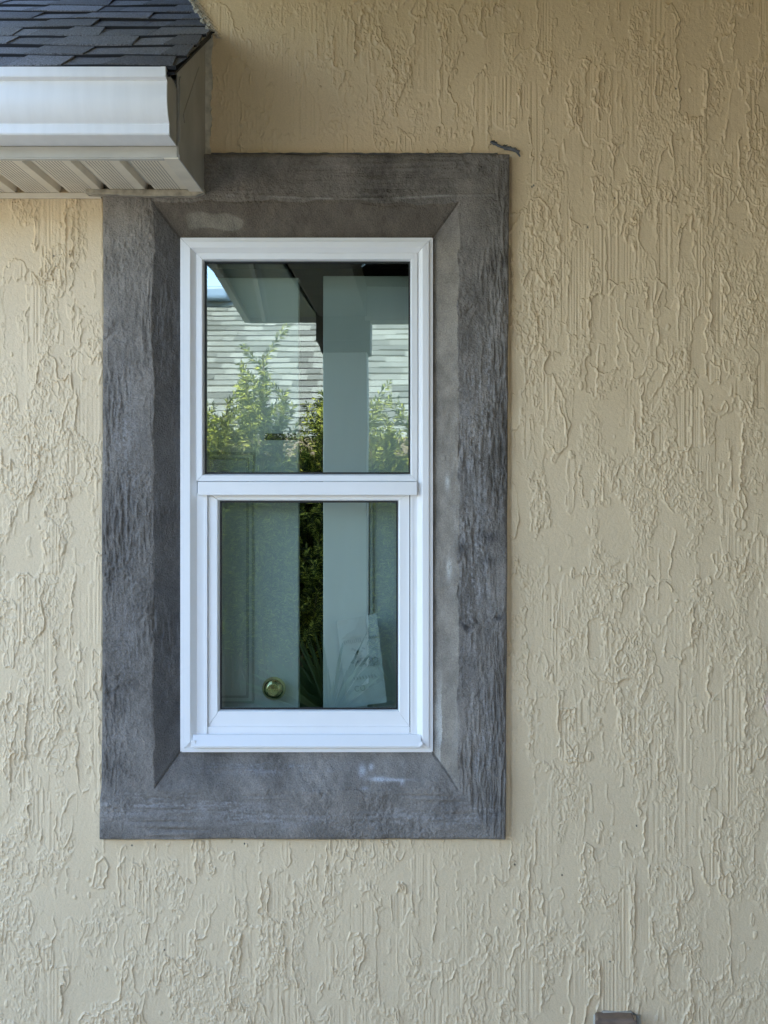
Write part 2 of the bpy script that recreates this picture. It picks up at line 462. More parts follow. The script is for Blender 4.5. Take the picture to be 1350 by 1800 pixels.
# a few pinholes and specks of missing paint
rr = random.Random(4)
for px, py in [(968,1090),(1072,1690),(95,450),(935,328),(938,326),(430,1483),(232,1486),(905,1520)]+[(rr.uniform(0,1350), rr.uniform(0,1800)) for _ in range(14)]:
    q = ((X-WX(px))/.0016)**2+((Z-WZ(py))/.0022)**2
    k = (1-ss(.5,2.2,q))[...,None]; tone = tone*(1-k)+k*.03
# a chip of older, pinker paint near the right edge of the view
q = np.hypot((X-WX(1350))/(.011+.004*np.sin(Z*260)), (Z-WZ(1236))/.034)+.25*np.sin(X*900+Z*310)
k = (1-ss(.7,.95,q))[...,None]; tone = tone*(1-k)+k*np.array([.86,.66,.50])
Y = Y+.0012*k[...,0]
# grey cement smeared over the paint beyond the surround's upper corner
def seg_d(X, Z, a, b):
    ax, az, bx, bz = *a, *b
    t = np.clip(((X-ax)*(bx-ax)+(Z-az)*(bz-az))/((bx-ax)**2+(bz-az)**2), 0, 1)
    return np.hypot(X-ax-t*(bx-ax), Z-az-t*(bz-az)), t
# left-hand edge of the wall above the little roof
bx = -.5026+(Z-2.654)*(-.60)
jagw = .006*np.sin(Z*900)+.004*np.sin(Z*2300+1)+.003*np.sin(Z*410)
cut = (Z > 2.652) & (X < bx+jagw)
hole = (X > OX0+.03) & (X < OX1-.03) & (Z > OZ0+.03) & (Z < OZ1-.03)
bad = cut | hole
keep = ~(bad[:-1,:-1] & bad[1:,1:] & bad[:-1,1:] & bad[1:,:-1])
# torn, pale plaster lip along that edge
lip = (Z > 2.64)*np.exp(-((X-bx-.006)/.007)**2)
Y = Y-lip*.006*(1+.6*np.sin(Z*700)*np.sin(X*500))
tone = tone*(1-.75*lip[...,None])+.75*lip[...,None]*np.array([.50,.47,.42])
wall = grid_mesh('stucco_wall', X, Y, Z, M['stucco'], keep, tone)
tag(wall, 'tan painted stucco house wall with ridged trowel texture around the window', 'wall')
b = MB()
for k in range(60):
    z = 2.655+k*.0022+rr.uniform(0,.001); x = -.5026+(z-2.654)*(-.6)+rr.uniform(-.007,.004)
    r_ = rr.uniform(.002,.006)
    b.tube([(x-r_,-.004,z),(x+rr.uniform(-.002,.002),-.010,z+rr.uniform(-.004,.004)),(x+r_,-.003,z+rr.uniform(-.003,.003))], r_*.8, r_*.3, 5)
b.build('torn_edge', M['caulk'], wall)
del X, Y, Z, Hw, tone, hn, bd, near, keep, cut, hole

# ------------------------------------------------------------------ raw cement surround
def surround():
    dx = 1.6
    x = np.arange(OX0, OX1, dx/1000); z = np.arange(OZ1, OZ0, -dx/1000)
    nz, nx = len(z), len(x)
    X, Z = np.meshgrid(x, z)
    N = lambda cz, cx, s, o=3, g=.5: fbm(nz, nx, cz, cx, 5000+s, o, dx, g)
    def A(l, c): return l+c
    crest = [WX(270,-.02), WX(806,-.02), WZ(356,-.02), WZ(1390,-.02)]
    wob = N(150, 150, 1, 3)*.16
    wob2 = N(40, 40, 2, 3)*.016
    tl = (FX0-X)/(FX0-crest[0]); tr = (X-FX1)/(crest[1]-FX1)
    tt = (Z-FZ1)/(crest[2]-FZ1); tb = (FZ0-Z)/(FZ0-crest[3])
    kk = np.array([.7,.45,1.3,1.5])[:,None,None]
    T = np.stack([tl, tr, tt, tb]); T = T+np.clip(T,0,1.2)*wob[None]*kk
    t = T.max(0)+wob2*6
    which = T.argmax(0)
    tc_ = np.clip(t, -.3, 1)
    # soft crest on three sides, crisper at the left
    soft = np.where(which == 0, .05, np.where(which == 1, .06, .16))
    rise = np.where(t < 1-soft, t, 1-soft+soft*np.tanh((t-1+soft)/soft))
    rise = np.clip(rise, -.3, 1)
    y = .026-.049*rise
    # face leans back slightly to the outer edge
    od = np.minimum(np.minimum(X-OX0, OX1-X), np.minimum(OZ1-Z, Z-OZ0))
    y = y+.0035*np.exp(-(od/.006)**2)
    # crease between the reveals
    T2 = np.sort(T, 0); diff = T2[-1]-T2[-2]
    crease = np.exp(-(diff/.05)**2)*(t < 1.02)*(t > 0)
    y = y+.0035*crease*(1+.7*N(30,30,9,2))
    vert = ss(-.15, .25, np.maximum(tl, tr)-np.maximum(tt, tb)-.0)          # sides
    bott = (which == 3)*ss(.0,.3,tb-np.maximum(tl,tr)*.8)
    sand = .24*N(5,5,3,2,.7)*np.clip(.7+2*N(50,50,14,2),0,1.5)+.6*N(13,10,4,3,.6)*np.clip(.5+2.6*N(70,70,5,2),0,1.5)
    stv = N(42,6.5,6,3,.65)*np.clip(.5+2.4*N(150,70,7,2),0,1.4)
    stb = np.exp(-(edge(N(80,17,8,2,.6),.05,dx)/1.8)**2)
    sth = N(7,160,10,2,.6)*np.clip(.4+2*N(90,200,11,2),0,1.2)
    h = sand*1.0 + vert*(stv*1.05+ .28*stb*np.clip(.3+2.4*N(130,60,12,2),0,1.4)) + (1-vert)*sth*1.0
    inner = (t < .96)
    h = h*np.where(inner & (which != 0), .45, np.where(inner, .85, 1.0))
    h = h+2.2*N(230,110,13,2)*(1-.5*inner)
    y = y-h/1000*4.2
    # trowel lap ridge across the head, and up the right-hand corner
    lap = np.exp(-((Z-WZ(346,-.02)-.004*np.sin(X*9))/.0028)**2)*(X > WX(400))*(X < WX(870))
    y = y-.0016*lap
    lapv = np.exp(-((X-WX(884,-.02)-.002*np.sin(Z*23))/.0022)**2)*(Z > WZ(560))
    y = y-.0014*lapv
    # ------------ dry and damp patches of the cement, plus shading put into its colour
    base = np.zeros((nz, nx, 3), np.float32)+np.array(CEM, np.float32)
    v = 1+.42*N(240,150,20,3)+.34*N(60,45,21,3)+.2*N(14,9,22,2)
    v = v+.16*N(4,4,24,2)+.10*np.clip(h, -1.5, 1.5)  # high grain lighter, hollows darker: relief shading put into the colour
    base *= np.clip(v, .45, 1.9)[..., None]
    def paint(mask, col, k=1.0):
        nonlocal base
        m = np.clip(mask*k, 0, 1)[..., None]
        base = base*(1-m)+m*np.array(col)*np.clip(1+.35*N(30,20,23,3), .5, 1.6)[..., None]
    U = (X-0)/1.0
    px = 740+X*F/3.08; py = 860-(Z-CZ)*F/3.08
    grain = .9*N(4.5,4.5,38,2)
    streak_h = ss(-.12,.5,N(6,60,30,3,.7)+.5*N(40,90,31,2)+grain); streak_v = ss(-.12,.5,N(70,6,32,3,.7)+.5*N(90,40,33,2)+grain)
    # dry tan right reveal, side light put into its colour; darker brown head reveal
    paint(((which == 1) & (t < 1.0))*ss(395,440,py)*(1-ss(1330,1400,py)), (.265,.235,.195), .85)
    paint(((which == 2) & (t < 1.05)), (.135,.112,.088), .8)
    paint(ss(.35,.5,1-np.hypot((px-365)/75,(py-388)/24)+.5*N(40,60,34,2)), (.26,.24,.20), .8)
    paint(((which == 0) & (t < .97)), (.115,.115,.117), .6)  # left reveal darker: its shade from the side light is painted in
    # efflorescence
    gb = lambda cx, cy, sx, sy: np.exp(-((px-cx)/sx)**2-((py-cy)/sy)**2)
    W1 = (.40,.405,.43)
    paint(streak_h*(gb(230,1415,60,22)+gb(370,1415,90,16)+gb(470,1440,130,14)+gb(720,1440,90,22)+gb(840,1430,40,26)), (.36,.355,.36), .5)
    paint(streak_v*(gb(850,650,26,50)+gb(850,760,30,90)+gb(840,1000,26,90)+gb(850,1300,40,80)+gb(220,760,26,130)+.6*gb(830,850,40,300)+.4*gb(225,1100,30,200)), (.36,.355,.36), .5)
    paint(gb(636,1358,7,9)+gb(652,1352,4,5)+gb(668,1371,16,4)+gb(641,1386,6,3)+gb(707,1376,4,5)+gb(690,1372,30,2.4), (.44,.45,.48), .85)
    paint(lap*ss(-.2,.3,N(20,50,35,2)), (.34,.33,.31), .7)
    paint(gb(480,1355,120,10)*streak_h, (.26,.265,.28), .6)
    paint((which == 1)*(t < .35)*gb(780,1290,20,70)+gb(787,848,4,14)+gb(790,1000,4,16), (.6,.6,.57), .6)
    # damp darker prints
    paint(gb(818,1100,12,13)*ss(-.2,.2,N(16,12,36,2))+gb(878,1086,9,5)+gb(812,965,10,14)*.8+gb(862,945,16,10)*.8+gb(860,985,16,9)*.6, (.055,.052,.052), .9)
    paint(gb(820,1425,46,20)*ss(-.3,.3,N(30,50,37,2)), (.10,.10,.108), .8)
    # wrap the outer border back into the wall, a little out of true
    sh = np.interp(Z, [OZ0, WZ(1400), WZ(1380), OZ1], [-.008, -.008, -.004, .0])
    shr = np.interp(Z, [OZ0, OZ1], [-.0095, .0])
    X = X+sh*(1-ss(0, .05, X-OX0))+shr*(1-ss(0, .05, OX1-X))
    X = X+(N(90,200,40,2)*.0014)*(np.exp(-((X-OX0)/.03)**2)+np.exp(-((X-OX1)/.03)**2))
    Z = Z+(N(200,90,41,2)*.0016)*(np.exp(-((Z-OZ0)/.03)**2)+np.exp(-((Z-OZ1)/.03)**2))
    y[1, :] += .002; y[-2, :] += .002; y[:, 1] += .002; y[:, -2] += .002
    for sl_ in ((0, slice(None)), (-1, slice(None))): y[sl_] = .012
    y[:, 0] = .012; y[:, -1] = .012
    X[:, 0] = X[:, 1]; X[:, -1] = X[:, -2]; Z[0] = Z[1]; Z[-1] = Z[-2]
    hole = (x[None, :] > FX0+.006) & (x[None, :] < FX1-.006) & (z[:, None] > FZ0+.006) & (z[:, None] < FZ1-.006)
    keep = ~(hole[:-1,:-1] & hole[1:,1:] & hole[:-1,1:] & hole[1:,:-1])
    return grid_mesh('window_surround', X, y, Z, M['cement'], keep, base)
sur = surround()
tag(sur, 'raw grey cement band trowelled around the white window, splayed inwards', 'window surround')
# smear of spilled mortar just above its upper right corner
b = MB()
for pts, r0, r1 in [([(WX(862),-.004,WZ(250)),(WX(880),-.006,WZ(259)),(WX(896),-.006,WZ(263)),(WX(913),-.004,WZ(268))], .0028, .0042),
                    ([(WX(886),-.005,WZ(261)),(WX(905),-.006,WZ(264))], .005, .004), ([(WX(908),-.004,WZ(266)),(WX(914),-.003,WZ(276))], .004, .0015)]:
    b.tube(pts, r0, r1, 8)
M['mortar'] = mat('spilled_mortar', (.13,.14,.16), .9, noise=(60, .3), bump=(200, .8, .003))
q = random.Random(77)
for k in range(26):
    t = q.random(); x, z = WX(864+46*t+q.uniform(-2,2)), WZ(251+15*t+q.uniform(-3.5,3.5)); r_ = q.uniform(.001,.003)
    b.tube([(x-r_,-.003,z+q.uniform(-.003,.003)),(x,-.005-r_*.5,z),(x+r_,-.003,z+q.uniform(-.003,.003))], r_*.9, r_*.4, 6)
b.build('mortar_smear', M['mortar'], sur, smooth=True)
b = MB()
pts = [(WX(372+i*7.5), -.003-.002*math.sin(i*1.7), WZ(271.2+.35*math.sin(i*.9)+.3*math.sin(i*2.3))) for i in range(68)]
b.tube(pts, .0030, .0022, 6)
b.build('mortar_bead', M['mortar'], sur, smooth=True)

# ------------------------------------------------------------------ the window
win = empty('sash_window', ((FX0+FX1)/2, .02, FZ0), 'white framed single hung window with tinted reflecting panes set in grey cement', 'window')
def member(name, m, rect, prof, side, gap=.00035, parent=win, ends=(True, True), smooth=False):
    """one mitred member of a rectangular frame; prof = [(inset, depth)...]; rect = x0,x1,z0,z1"""
    x0, x1, z0, z1 = rect
    b = MB(); k = len(prof)
    A_, B_ = [], []
    for i, d in prof:
        ga = gap if ends[0] else -i; 
        if side == 'top':    a, c = (x0+i+gap, d, z1-i), (x1-i-gap, d, z1-i)
        if side == 'bottom': a, c = (x0+i+gap, d, z0+i), (x1-i-gap, d, z0+i)
        if side == 'left':   a, c = (x0+i, d, z0+i+gap), (x0+i, d, z1-i-gap)
        if side == 'right':  a, c = (x1-i, d, z0+i+gap), (x1-i, d, z1-i-gap)
        A_.append(a); B_.append(c)
    b.v = A_+B_
    for i in range(k):
        j = (i+1) % k
        b.f.append((i, j, k+j, k+i))
    b.f.append(tuple(range(k))); b.f.append(tuple(range(k, 2*k)))
    return b.build(name, m, parent, bevel=.0006)

P_ = .001385
frame_prof = [(0,.060),(0,.014),(.0088,.013),(.0088,.0165),(.0098,.0165),(.0098,.008),(.0250,.007),(.0262,.008),(.0385,.024),(.0385,.060)]
R = (FX0, FX1, FZ0, FZ1)
for s_ in ('left', 'top', 'right'):
    member('frame', M['vinyl'], R, frame_prof, s_)
# sill: flange, sloping nose with folded lip
b = MB()
zb = FZ0
sx0, sx1 = WX(318.5,.014), WX(759.5,.014)
b.prism([(.014,zb),(.013,zb+.0095),(.016,zb+.0105),(.016,zb+.040),(.060,zb+.040),(.060,zb)], 'x', sx0+.0005, sx1-.0005)
b.build('sill_flange', M['vinyl'], win, bevel=.0005)
b = MB()
b.prism([(-.006,WZ(1314.5,-.006)),(-.0075,WZ(1311,-.006)),(.010,WZ(1292,.01)),(.019,WZ(1290,.019)),(.019,WZ(1314,.01))], 'x', WX(338,0), WX(740,0))
b.box((WX(336,-.004),-.0045,WZ(1313.5,-.004)),(WX(343,-.004),.008,WZ(1301,0)))
b.quad((WX(735,-.007),-.0085,WZ(1314,-.007)),(WX(742.5,-.007),-.0085,WZ(1309,-.007)),(WX(742.5,-.007),-.007,WZ(1303,-.007)),(WX(737,-.007),-.0065,WZ(1305,-.007)))
b.build('sill', M['vinyl'], win, bevel=.0006)
# upper light: fixed glazing bead
UR = (WX(345.6,.02), WX(733.8,.02), WZ(846,.02), WZ(445.5,.02))
bead = [(0,.050),(0,.0165),(.0135,.0155),(.0150,.0165),(.0185,.033),(.0185,.050)]
usash = MB()
up = member('glazing_bead', M['vinyl'], UR, bead, 'top')
for s_ in ('left', 'right', 'bottom'): member('glazing_bead', M['vinyl'], UR, bead, s_)
ugx0, ugx1, ugz0, ugz1 = UR[0]+.0175, UR[1]-.0175, UR[2]+.0175, UR[3]-.0175
def gasket(x0, x1, z0, z1, y, w, parent):
    b = MB()
    b.box((x0,y,z0),(x0+w,y+.004,z1)); b.box((x1-w,y,z0),(x1,y+.004,z1))
    b.box((x0+w,y,z0),(x1-w,y+.004,z0+w)); b.box((x0+w,y,z1-w),(x1-w,y+.004,z1))
    return b.build('gasket', M['gasket'], parent)
b = MB(); b.box((ugx0,.036,ugz0),(ugx1,.0362,ugz1))
b = MB(); b.quad((ugx0,.036,ugz0),(ugx1,.036,ugz0),(ugx1,.036,ugz1),(ugx0,.036,ugz1))
pane = b.build('pane', M['glass'], win)
gasket(ugx0, ugx1, ugz0, ugz1, .0295, .0046, pane)
# maker's stamp etched small in the corner of the upper pane, too faint to read
b = MB(); q = random.Random(8)
for r_ in range(7):
    x = WX(366,.036)
    while x < WX(391-(r_ % 3)*3,.036):
        w = q.uniform(.0012,.0042); z = WZ(810+r_*3.4,.036)
        b.quad((x,.0353,z),(x+w,.0353,z),(x+w,.0353,z+.0012),(x,.0353,z+.0012)); x += w+.0014
M['etch'] = mat('etched_glass', (.16,.17,.16), .9)
b.build('etched_stamp', M['etch'], pane)
# meeting rail
b = MB()
b.box((WX(347.5,.004),.004,WZ(870.3,.004)),(WX(733.3,.004),.05,WZ(846.8,.004)))
b.build('meeting_rail', M['vinyl'], win, bevel=.0012)
# side tracks of the lower opening
z0_, z1_ = WZ(1291,.02), WZ(868,.02)
for a_, c_ in ((348.2, 364.2), (721.2, 733.6)):
    b = MB()
    b.box((WX(a_,.024)-(.006 if a_ < 400 else 0),.0245,z0_),(WX(c_,.024)+(0 if a_ < 400 else .006),.05,z1_))
    e0 = c_-5 if a_ < 400 else a_
    b.box((WX(e0,.02),.0225,z0_),(WX(e0+5,.02),.0244,z1_))
    b.build('track', M['vinyl'], win, bevel=.0006)
b = MB(); b.box((WX(362,.05),.05,z0_),(WX(724,.05),.056,WZ(1240,.05))); 
b = MB(); b.box((WX(362.5,.05),.05,z0_),(WX(368.5,.05),.056,z1_)); b.box((WX(717.5,.05),.05,z0_),(WX(724,.05),.056,z1_))
b.build('track_channel', M['gasket'], win)
# lower sash
LR = (WX(366.1,.033), WX(719.6,.033), WZ(1276.5,.033), WZ(866,.033))
lbead = [(0,.060),(0,.0305),(.0195,.0290),(.0215,.0300),(.0275,.044),(.0275,.060)]
lb2 = [(0,.060),(0,.0305),(.0300,.0285),(.0330,.0300),(.0405,.044),(.0405,.060)]
b_l = member('sash_stile', M['vinyl'], LR, lbead, 'left')
def rail(nm, z_out, z_in, sgn):
    b = MB(); d = [(z_out,.060),(z_out,.0305),(z_in-sgn*.004,.0290),(z_in-sgn*.002,.0302),(z_in,.044),(z_in,.060)]
    iw = .0275
    n = len(d)
    wl = abs(z_in-z_out)
    for s2 in (0, 1):
        for z, y in d:
            t = abs(z-z_out)/wl*iw
            b.v.append((LR[0]+t+.0004 if s2 == 0 else LR[1]-t-.0004, y, z))
    for i in range(n):
        j = (i+1) % n; b.f.append((i, j, n+j, n+i))
    b.f.append(tuple(range(n))); b.f.append(tuple(range(n, 2*n)))
    return b.build(nm, M['vinyl'], win, bevel=.0006)
def stile(nm, x_out, x_in, sgn, zi0, zi1):
    b = MB(); w = x_in-x_out
    d = [(0,.060),(0,.0305),(.80,.0290),(.86,.0302),(1,.044),(1,.060)]; n = len(d)
    for s2 in (0, 1):
        for t, y in d:
            zz = (LR[2]+(zi0-LR[2])*t+.0004) if s2 == 0 else (LR[3]-(LR[3]-zi1)*t-.0004)
            b.v.append((x_out+w*t, y, zz))
    for i in range(n):
        j = (i+1) % n; b.f.append((i, j, n+j, n+i))
    b.f.append(tuple(range(n))); b.f.append(tuple(range(n, 2*n)))
    return b.build(nm, M['vinyl'], win, bevel=.0006)
bpy.data.objects.remove(b_l)
lzi0, lzi1 = WZ(1247,.044), WZ(880.5,.044)
lxi0, lxi1 = WX(387,.044), WX(699.5,.044)
rail('sash_rail', LR[2], lzi0, 1); rail('sash_rail', LR[3], lzi1, -1)
stile('sash_stile', LR[0], lxi0, 1, lzi0, lzi1); stile('sash_stile', LR[1], lxi1, -1, lzi0, lzi1)
b = MB(); b.box((WX(364.5,.027),.0262,WZ(1291,.027)),(WX(720.2,.027),.05,WZ(1277.3,.027)))
b.build('sill_step', M['vinyl'], win, bevel=.0014)
b = MB(); b.quad((lxi0-.001,.0475,lzi0-.001),(lxi1+.001,.0475,lzi0-.001),(lxi1+.001,.0475,lzi1+.001),(lxi0-.001,.0475,lzi1+.001))
lpane = b.build('pane', M['glass'], win)
gasket(lxi0, lxi1, lzi0, lzi1, .0425, .0042, lpane)

# ------------------------------------------------------------------ dim room behind the glass
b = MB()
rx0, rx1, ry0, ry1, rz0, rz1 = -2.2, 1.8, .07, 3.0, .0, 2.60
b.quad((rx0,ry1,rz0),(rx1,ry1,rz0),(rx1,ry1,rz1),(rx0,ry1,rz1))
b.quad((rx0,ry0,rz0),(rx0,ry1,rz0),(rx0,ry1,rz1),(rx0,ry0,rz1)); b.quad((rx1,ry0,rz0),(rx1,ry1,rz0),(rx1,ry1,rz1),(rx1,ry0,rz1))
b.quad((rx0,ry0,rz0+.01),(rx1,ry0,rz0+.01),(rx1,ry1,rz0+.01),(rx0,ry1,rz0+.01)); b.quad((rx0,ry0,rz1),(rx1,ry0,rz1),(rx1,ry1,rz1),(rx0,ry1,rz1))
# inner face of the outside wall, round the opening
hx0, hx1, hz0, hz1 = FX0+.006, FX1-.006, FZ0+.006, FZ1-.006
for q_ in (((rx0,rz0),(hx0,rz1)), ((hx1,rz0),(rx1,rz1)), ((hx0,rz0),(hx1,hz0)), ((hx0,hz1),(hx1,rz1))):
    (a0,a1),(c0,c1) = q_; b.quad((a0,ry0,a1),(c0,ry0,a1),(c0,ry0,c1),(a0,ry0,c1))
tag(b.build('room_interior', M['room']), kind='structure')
DY = .16                                        # the two white doors stand just inside
door = empty('interior_door', (WX(440,DY), DY, .02), 'white panelled door with a round brass knob, dimly seen behind the left half of the glass', 'door')
b = MB(); b.box((WX(205,DY),DY,.02),(WX(525,DY),DY+.035,WZ(488,DY)))
b.build('door_leaf', M['doorpaint'], door, bevel=.003)
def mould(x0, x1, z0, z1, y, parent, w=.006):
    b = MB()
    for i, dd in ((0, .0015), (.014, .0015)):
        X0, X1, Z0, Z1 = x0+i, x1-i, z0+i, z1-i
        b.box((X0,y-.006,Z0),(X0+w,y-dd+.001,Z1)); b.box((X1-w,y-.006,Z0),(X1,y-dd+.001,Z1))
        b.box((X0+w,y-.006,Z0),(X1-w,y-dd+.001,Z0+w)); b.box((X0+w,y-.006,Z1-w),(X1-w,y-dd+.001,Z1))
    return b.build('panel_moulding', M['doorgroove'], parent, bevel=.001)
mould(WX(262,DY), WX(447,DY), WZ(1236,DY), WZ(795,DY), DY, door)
kx, kz = WX(480,DY-.05), WZ(1212.5,DY-.05)
b = MB(); b.lathe([(.0001,-.052),(.010,-.0515),(.020,-.048),(.0275,-.040),(.0300,-.030),(.028,-.020),(.020,-.012),(.013,-.008),(.013,.0)], (kx,DY,kz), 40)
kn = b.build('knob', M['brass'], door, smooth=True)
b = MB(); b.lathe([(.0001,-.0535),(.014,-.0532),(.0155,-.0518),(.0155,-.0500)], (kx,DY,kz-.001), 30)
b.box((kx-.012,DY-.0555,kz-.003),(kx+.012,DY-.0530,kz+.001))
b.build('knob_face', M['brass'], kn, smooth=False)
# dark letter-slot sized plate
b = MB(); b.box((WX(465,DY-.004),DY-.004,WZ(773.5,DY)),(WX(521,DY-.004),DY-.0005,WZ(762,DY)))
M['plate'] = mat('dark_bronze_plate', (.012,.010,.008), .4)
b.build('slot_plate', M['plate'], door, bevel=.001)
d2 = empty('white_board', (WX(660,DY+.03), DY+.03, .02), 'tall plain white board standing upright behind the right half of the glass', 'board')
DY2 = DY+.03
b = MB(); b.box((WX(568,DY2),DY2,.02),(WX(900,DY2),DY2+.03,WZ(485,DY2)))
b.build('board', M['doorpaint'], d2, bevel=.002)
b = MB()
b.box((WX(645,DY2),DY2-.012,.03),(WX(648,DY2),DY2-.0005,WZ(860,DY2))); b.box((WX(651,DY2),DY2-.010,.03),(WX(656,DY2),DY2-.0005,WZ(860,DY2)))
b.build('mirrored_edge_strip', M['doorgroove'], d2, bevel=.001)  # strip added for the dark column edge mirrored in the glass

# faint printed sheet leaning behind the lower pane
PY = .125
pp = tag(bpy.data.objects.new('paper_sheet', None), 'crumpled printed white paper sheet leaning askew behind the lower right of the glass', 'paper')
COL.objects.link(pp)
pc = [(592,1092),(662,1078),(680,1235),(611,1243)]
n_ = 24
U, V = np.meshgrid(np.linspace(0,1,n_), np.linspace(0,1,n_*2))
pxx = (1-V)*((1-U)*pc[0][0]+U*pc[1][0])+V*((1-U)*pc[3][0]+U*pc[2][0])
pyy = (1-V)*((1-U)*pc[0][1]+U*pc[1][1])+V*((1-U)*pc[3][1]+U*pc[2][1])
yy = PY+.004*fbm(n_*2,n_,60,40,91,3,5.0)
sheet = grid_mesh('sheet', WX(pxx,PY), yy, WZ(pyy,PY), mat('crumpled_paper', (.50,.535,.545), .6, noise=(20,.08)))
sheet.parent = pp
q = random.Random(12); b = MB()
def onp(u, v, dz=-.0045):
    x = (1-v)*((1-u)*pc[0][0]+u*pc[1][0])+v*((1-u)*pc[3][0]+u*pc[2][0]); y = (1-v)*((1-u)*pc[0][1]+u*pc[1][1])+v*((1-u)*pc[3][1]+u*pc[2][1])
    return (WX(x,PY), PY+dz, WZ(y,PY))
def stroke(u0, v0, u1, v1, w):
    a, c = Vector(onp(u0,v0)), Vector(onp(u1,v1)); d = (c-a).normalized(); s_ = Vector((-d.z,0,d.x))*w/2
    b.quad(a-s_, c-s_, c+s_, a+s_)
for k in range(9): stroke(.12+k*.05, .24+q.uniform(-.01,.01), .14+k*.05, .28+q.uniform(-.01,.01), .003)
for k in range(6): stroke(.68+k*.045, .235, .70+k*.045, .262, .003)
for k in range(8): stroke(.25+k*.075, .665, .27+k*.075, .70, .0025)
for k in range(22):
    u, v = q.uniform(.25,.8), q.uniform(.34,.58); stroke(u, v, u+q.uniform(-.15,.15), v+q.uniform(-.07,.07), q.uniform(.002,.006))
for k in range(14):
    t0, t1 = k/14*6.283, (k+1)/14*6.283; stroke(.83+.075*math.cos(t0), .52+.045*math.sin(t0), .83+.075*math.cos(t1), .52+.045*math.sin(t1), .002)
for k in range(14):
    t0, t1 = .8+k/14*4.7, .8+(k+1)/14*4.7; stroke(.30+.055*math.cos(t0), .80+.03*math.sin(t0), .30+.055*math.cos(t1), .80+.03*math.sin(t1), .0025)
for k in range(14):
    t0, t1 = k/14*6.283, (k+1)/14*6.283; stroke(.44+.055*math.cos(t0), .80+.03*math.sin(t0), .44+.055*math.cos(t1), .80+.03*math.sin(t1), .0025)
pr = b.build('print', mat('faded_ink', (.37,.40,.41), .8)); pr.parent = sheet
b = MB()   # darker mountain-like block near the top of the sheet
b.quad(onp(.06,.215,-.0042), onp(.22,.16,-.0042), onp(.42,.13,-.0042), onp(.50,.07,-.0042), onp(.58,.0,-.0042), onp(.66,.05,-.0042), onp(.70,.12,-.0042), onp(.74,.22,-.0042))
pb = b.build('print_block', mat('faded_ink_block', (.42,.45,.46), .8)); pb.parent = sheet

# ------------------------------------------------------------------ the little roof and its gutter
EX = -.5225           # plane of the closed end
eave = empty('eave_roof', (-1.0, -.2, 2.26), 'low shingled roof eave with white gutter and vented soffit at the upper left', 'roof eave')
roofy0, roofz0 = -.446, 2.4215
TH = math.radians(27.5); SE = math.sin(TH); CE = math.cos(TH)
b = MB(); q = random.Random(3)
EXPO = .143
row = 0
def roofpt(x, s, up=0.0, tilt=0.0):
    return (x, roofy0+s*CE-up*SE, roofz0+s*SE+up*CE)
und = lambda x, s: .0018*math.sin(x*7+s*11)+.0012*math.sin(x*17-s*5)
for row in range(17):
    s0 = row*EXPO-.012; s1 = s0+EXPO+.05
    xr = -.505+(0 if row*EXPO*CE < .46 else -.0)
    x = -5.0
    # back layer pieces then raised laminated tabs
    x = -5+q.uniform(0,.3)
    while x < xr:
        w = q.uniform(.28,.5) if x < -1.2 else q.uniform(.16,.30)
        x2 = min(x+w, xr)
        lift = .008
        pts = []
        for (xx, ss_, up) in ((x+.0006,s0,lift),(x2-.0006,s0,lift),(x2-.0006,s1,.0008),(x+.0006,s1,.0008)):
            pts.append(roofpt(xx, ss_, up+und(xx,ss_)))
        dn = [roofpt(x+.0006, s0, .0008+und(x,s0)), roofpt(x2-.0006, s0, .0008+und(x2,s0))]
        b.quad(*pts)
        b.f.append((len(b.v)-4, len(b.v)-3, len(b.v)+1, len(b.v))); b.v += dn
        x = x2
    x = -5+q.uniform(0,.2)
    while x < xr:
        w = q.uniform(.09,.20); x2 = min(x+w, xr)
        so_ = q.choice((0, 0, .0)); sA = s0-.004; u1 = .0105; sk = q.uniform(.004,.02)
        a0, a1, a2, a3 = roofpt(x,sA,u1+und(x,sA)), roofpt(x2,sA,u1+und(x2,sA)), roofpt(x2-sk,s1-.03,.0065+und(x2,s1)), roofpt(x+sk,s1-.03,.0065+und(x,s1))
        n = len(b.v)
        b.v += [a0,a1,a2,a3, roofpt(x,sA,.004+und(x,sA)), roofpt(x2,sA,.004+und(x2,sA)), roofpt(x2-sk,s1-.03,.001), roofpt(x+sk,s1-.03,.001)]
        b.f += [(n,n+1,n+2,n+3),(n,n+4,n+5,n+1),(n+1,n+5,n+6,n+2),(n+3,n+7,n+4,n)]
        x = x2+q.uniform(.07,.20)
roof = b.build('shingles', M['shingle'], eave)
# dark strips along the courses: the shadow below each butt, as colour
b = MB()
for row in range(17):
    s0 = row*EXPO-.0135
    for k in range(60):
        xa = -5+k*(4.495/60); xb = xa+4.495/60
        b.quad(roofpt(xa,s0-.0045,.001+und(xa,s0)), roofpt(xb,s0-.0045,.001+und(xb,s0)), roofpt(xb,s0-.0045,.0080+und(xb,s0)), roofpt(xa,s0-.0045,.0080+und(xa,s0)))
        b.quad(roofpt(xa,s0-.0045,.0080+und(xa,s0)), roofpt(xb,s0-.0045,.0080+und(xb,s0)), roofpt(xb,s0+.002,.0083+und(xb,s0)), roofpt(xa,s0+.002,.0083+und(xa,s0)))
b.build('butt_shade_edges', M['bitumen_shade'], roof)
b = MB()   # sheathing under the shingles
n = [roofpt(-5,-.02,-.004), roofpt(-.507,-.02,-.004), roofpt(-.507,2.6,-.004), roofpt(-5,2.6,-.004)]
n2 = [roofpt(-5,-.02,-.009), roofpt(-.507,-.02,-.009), roofpt(-.507,2.6,-.009), roofpt(-5,2.6,-.009)]
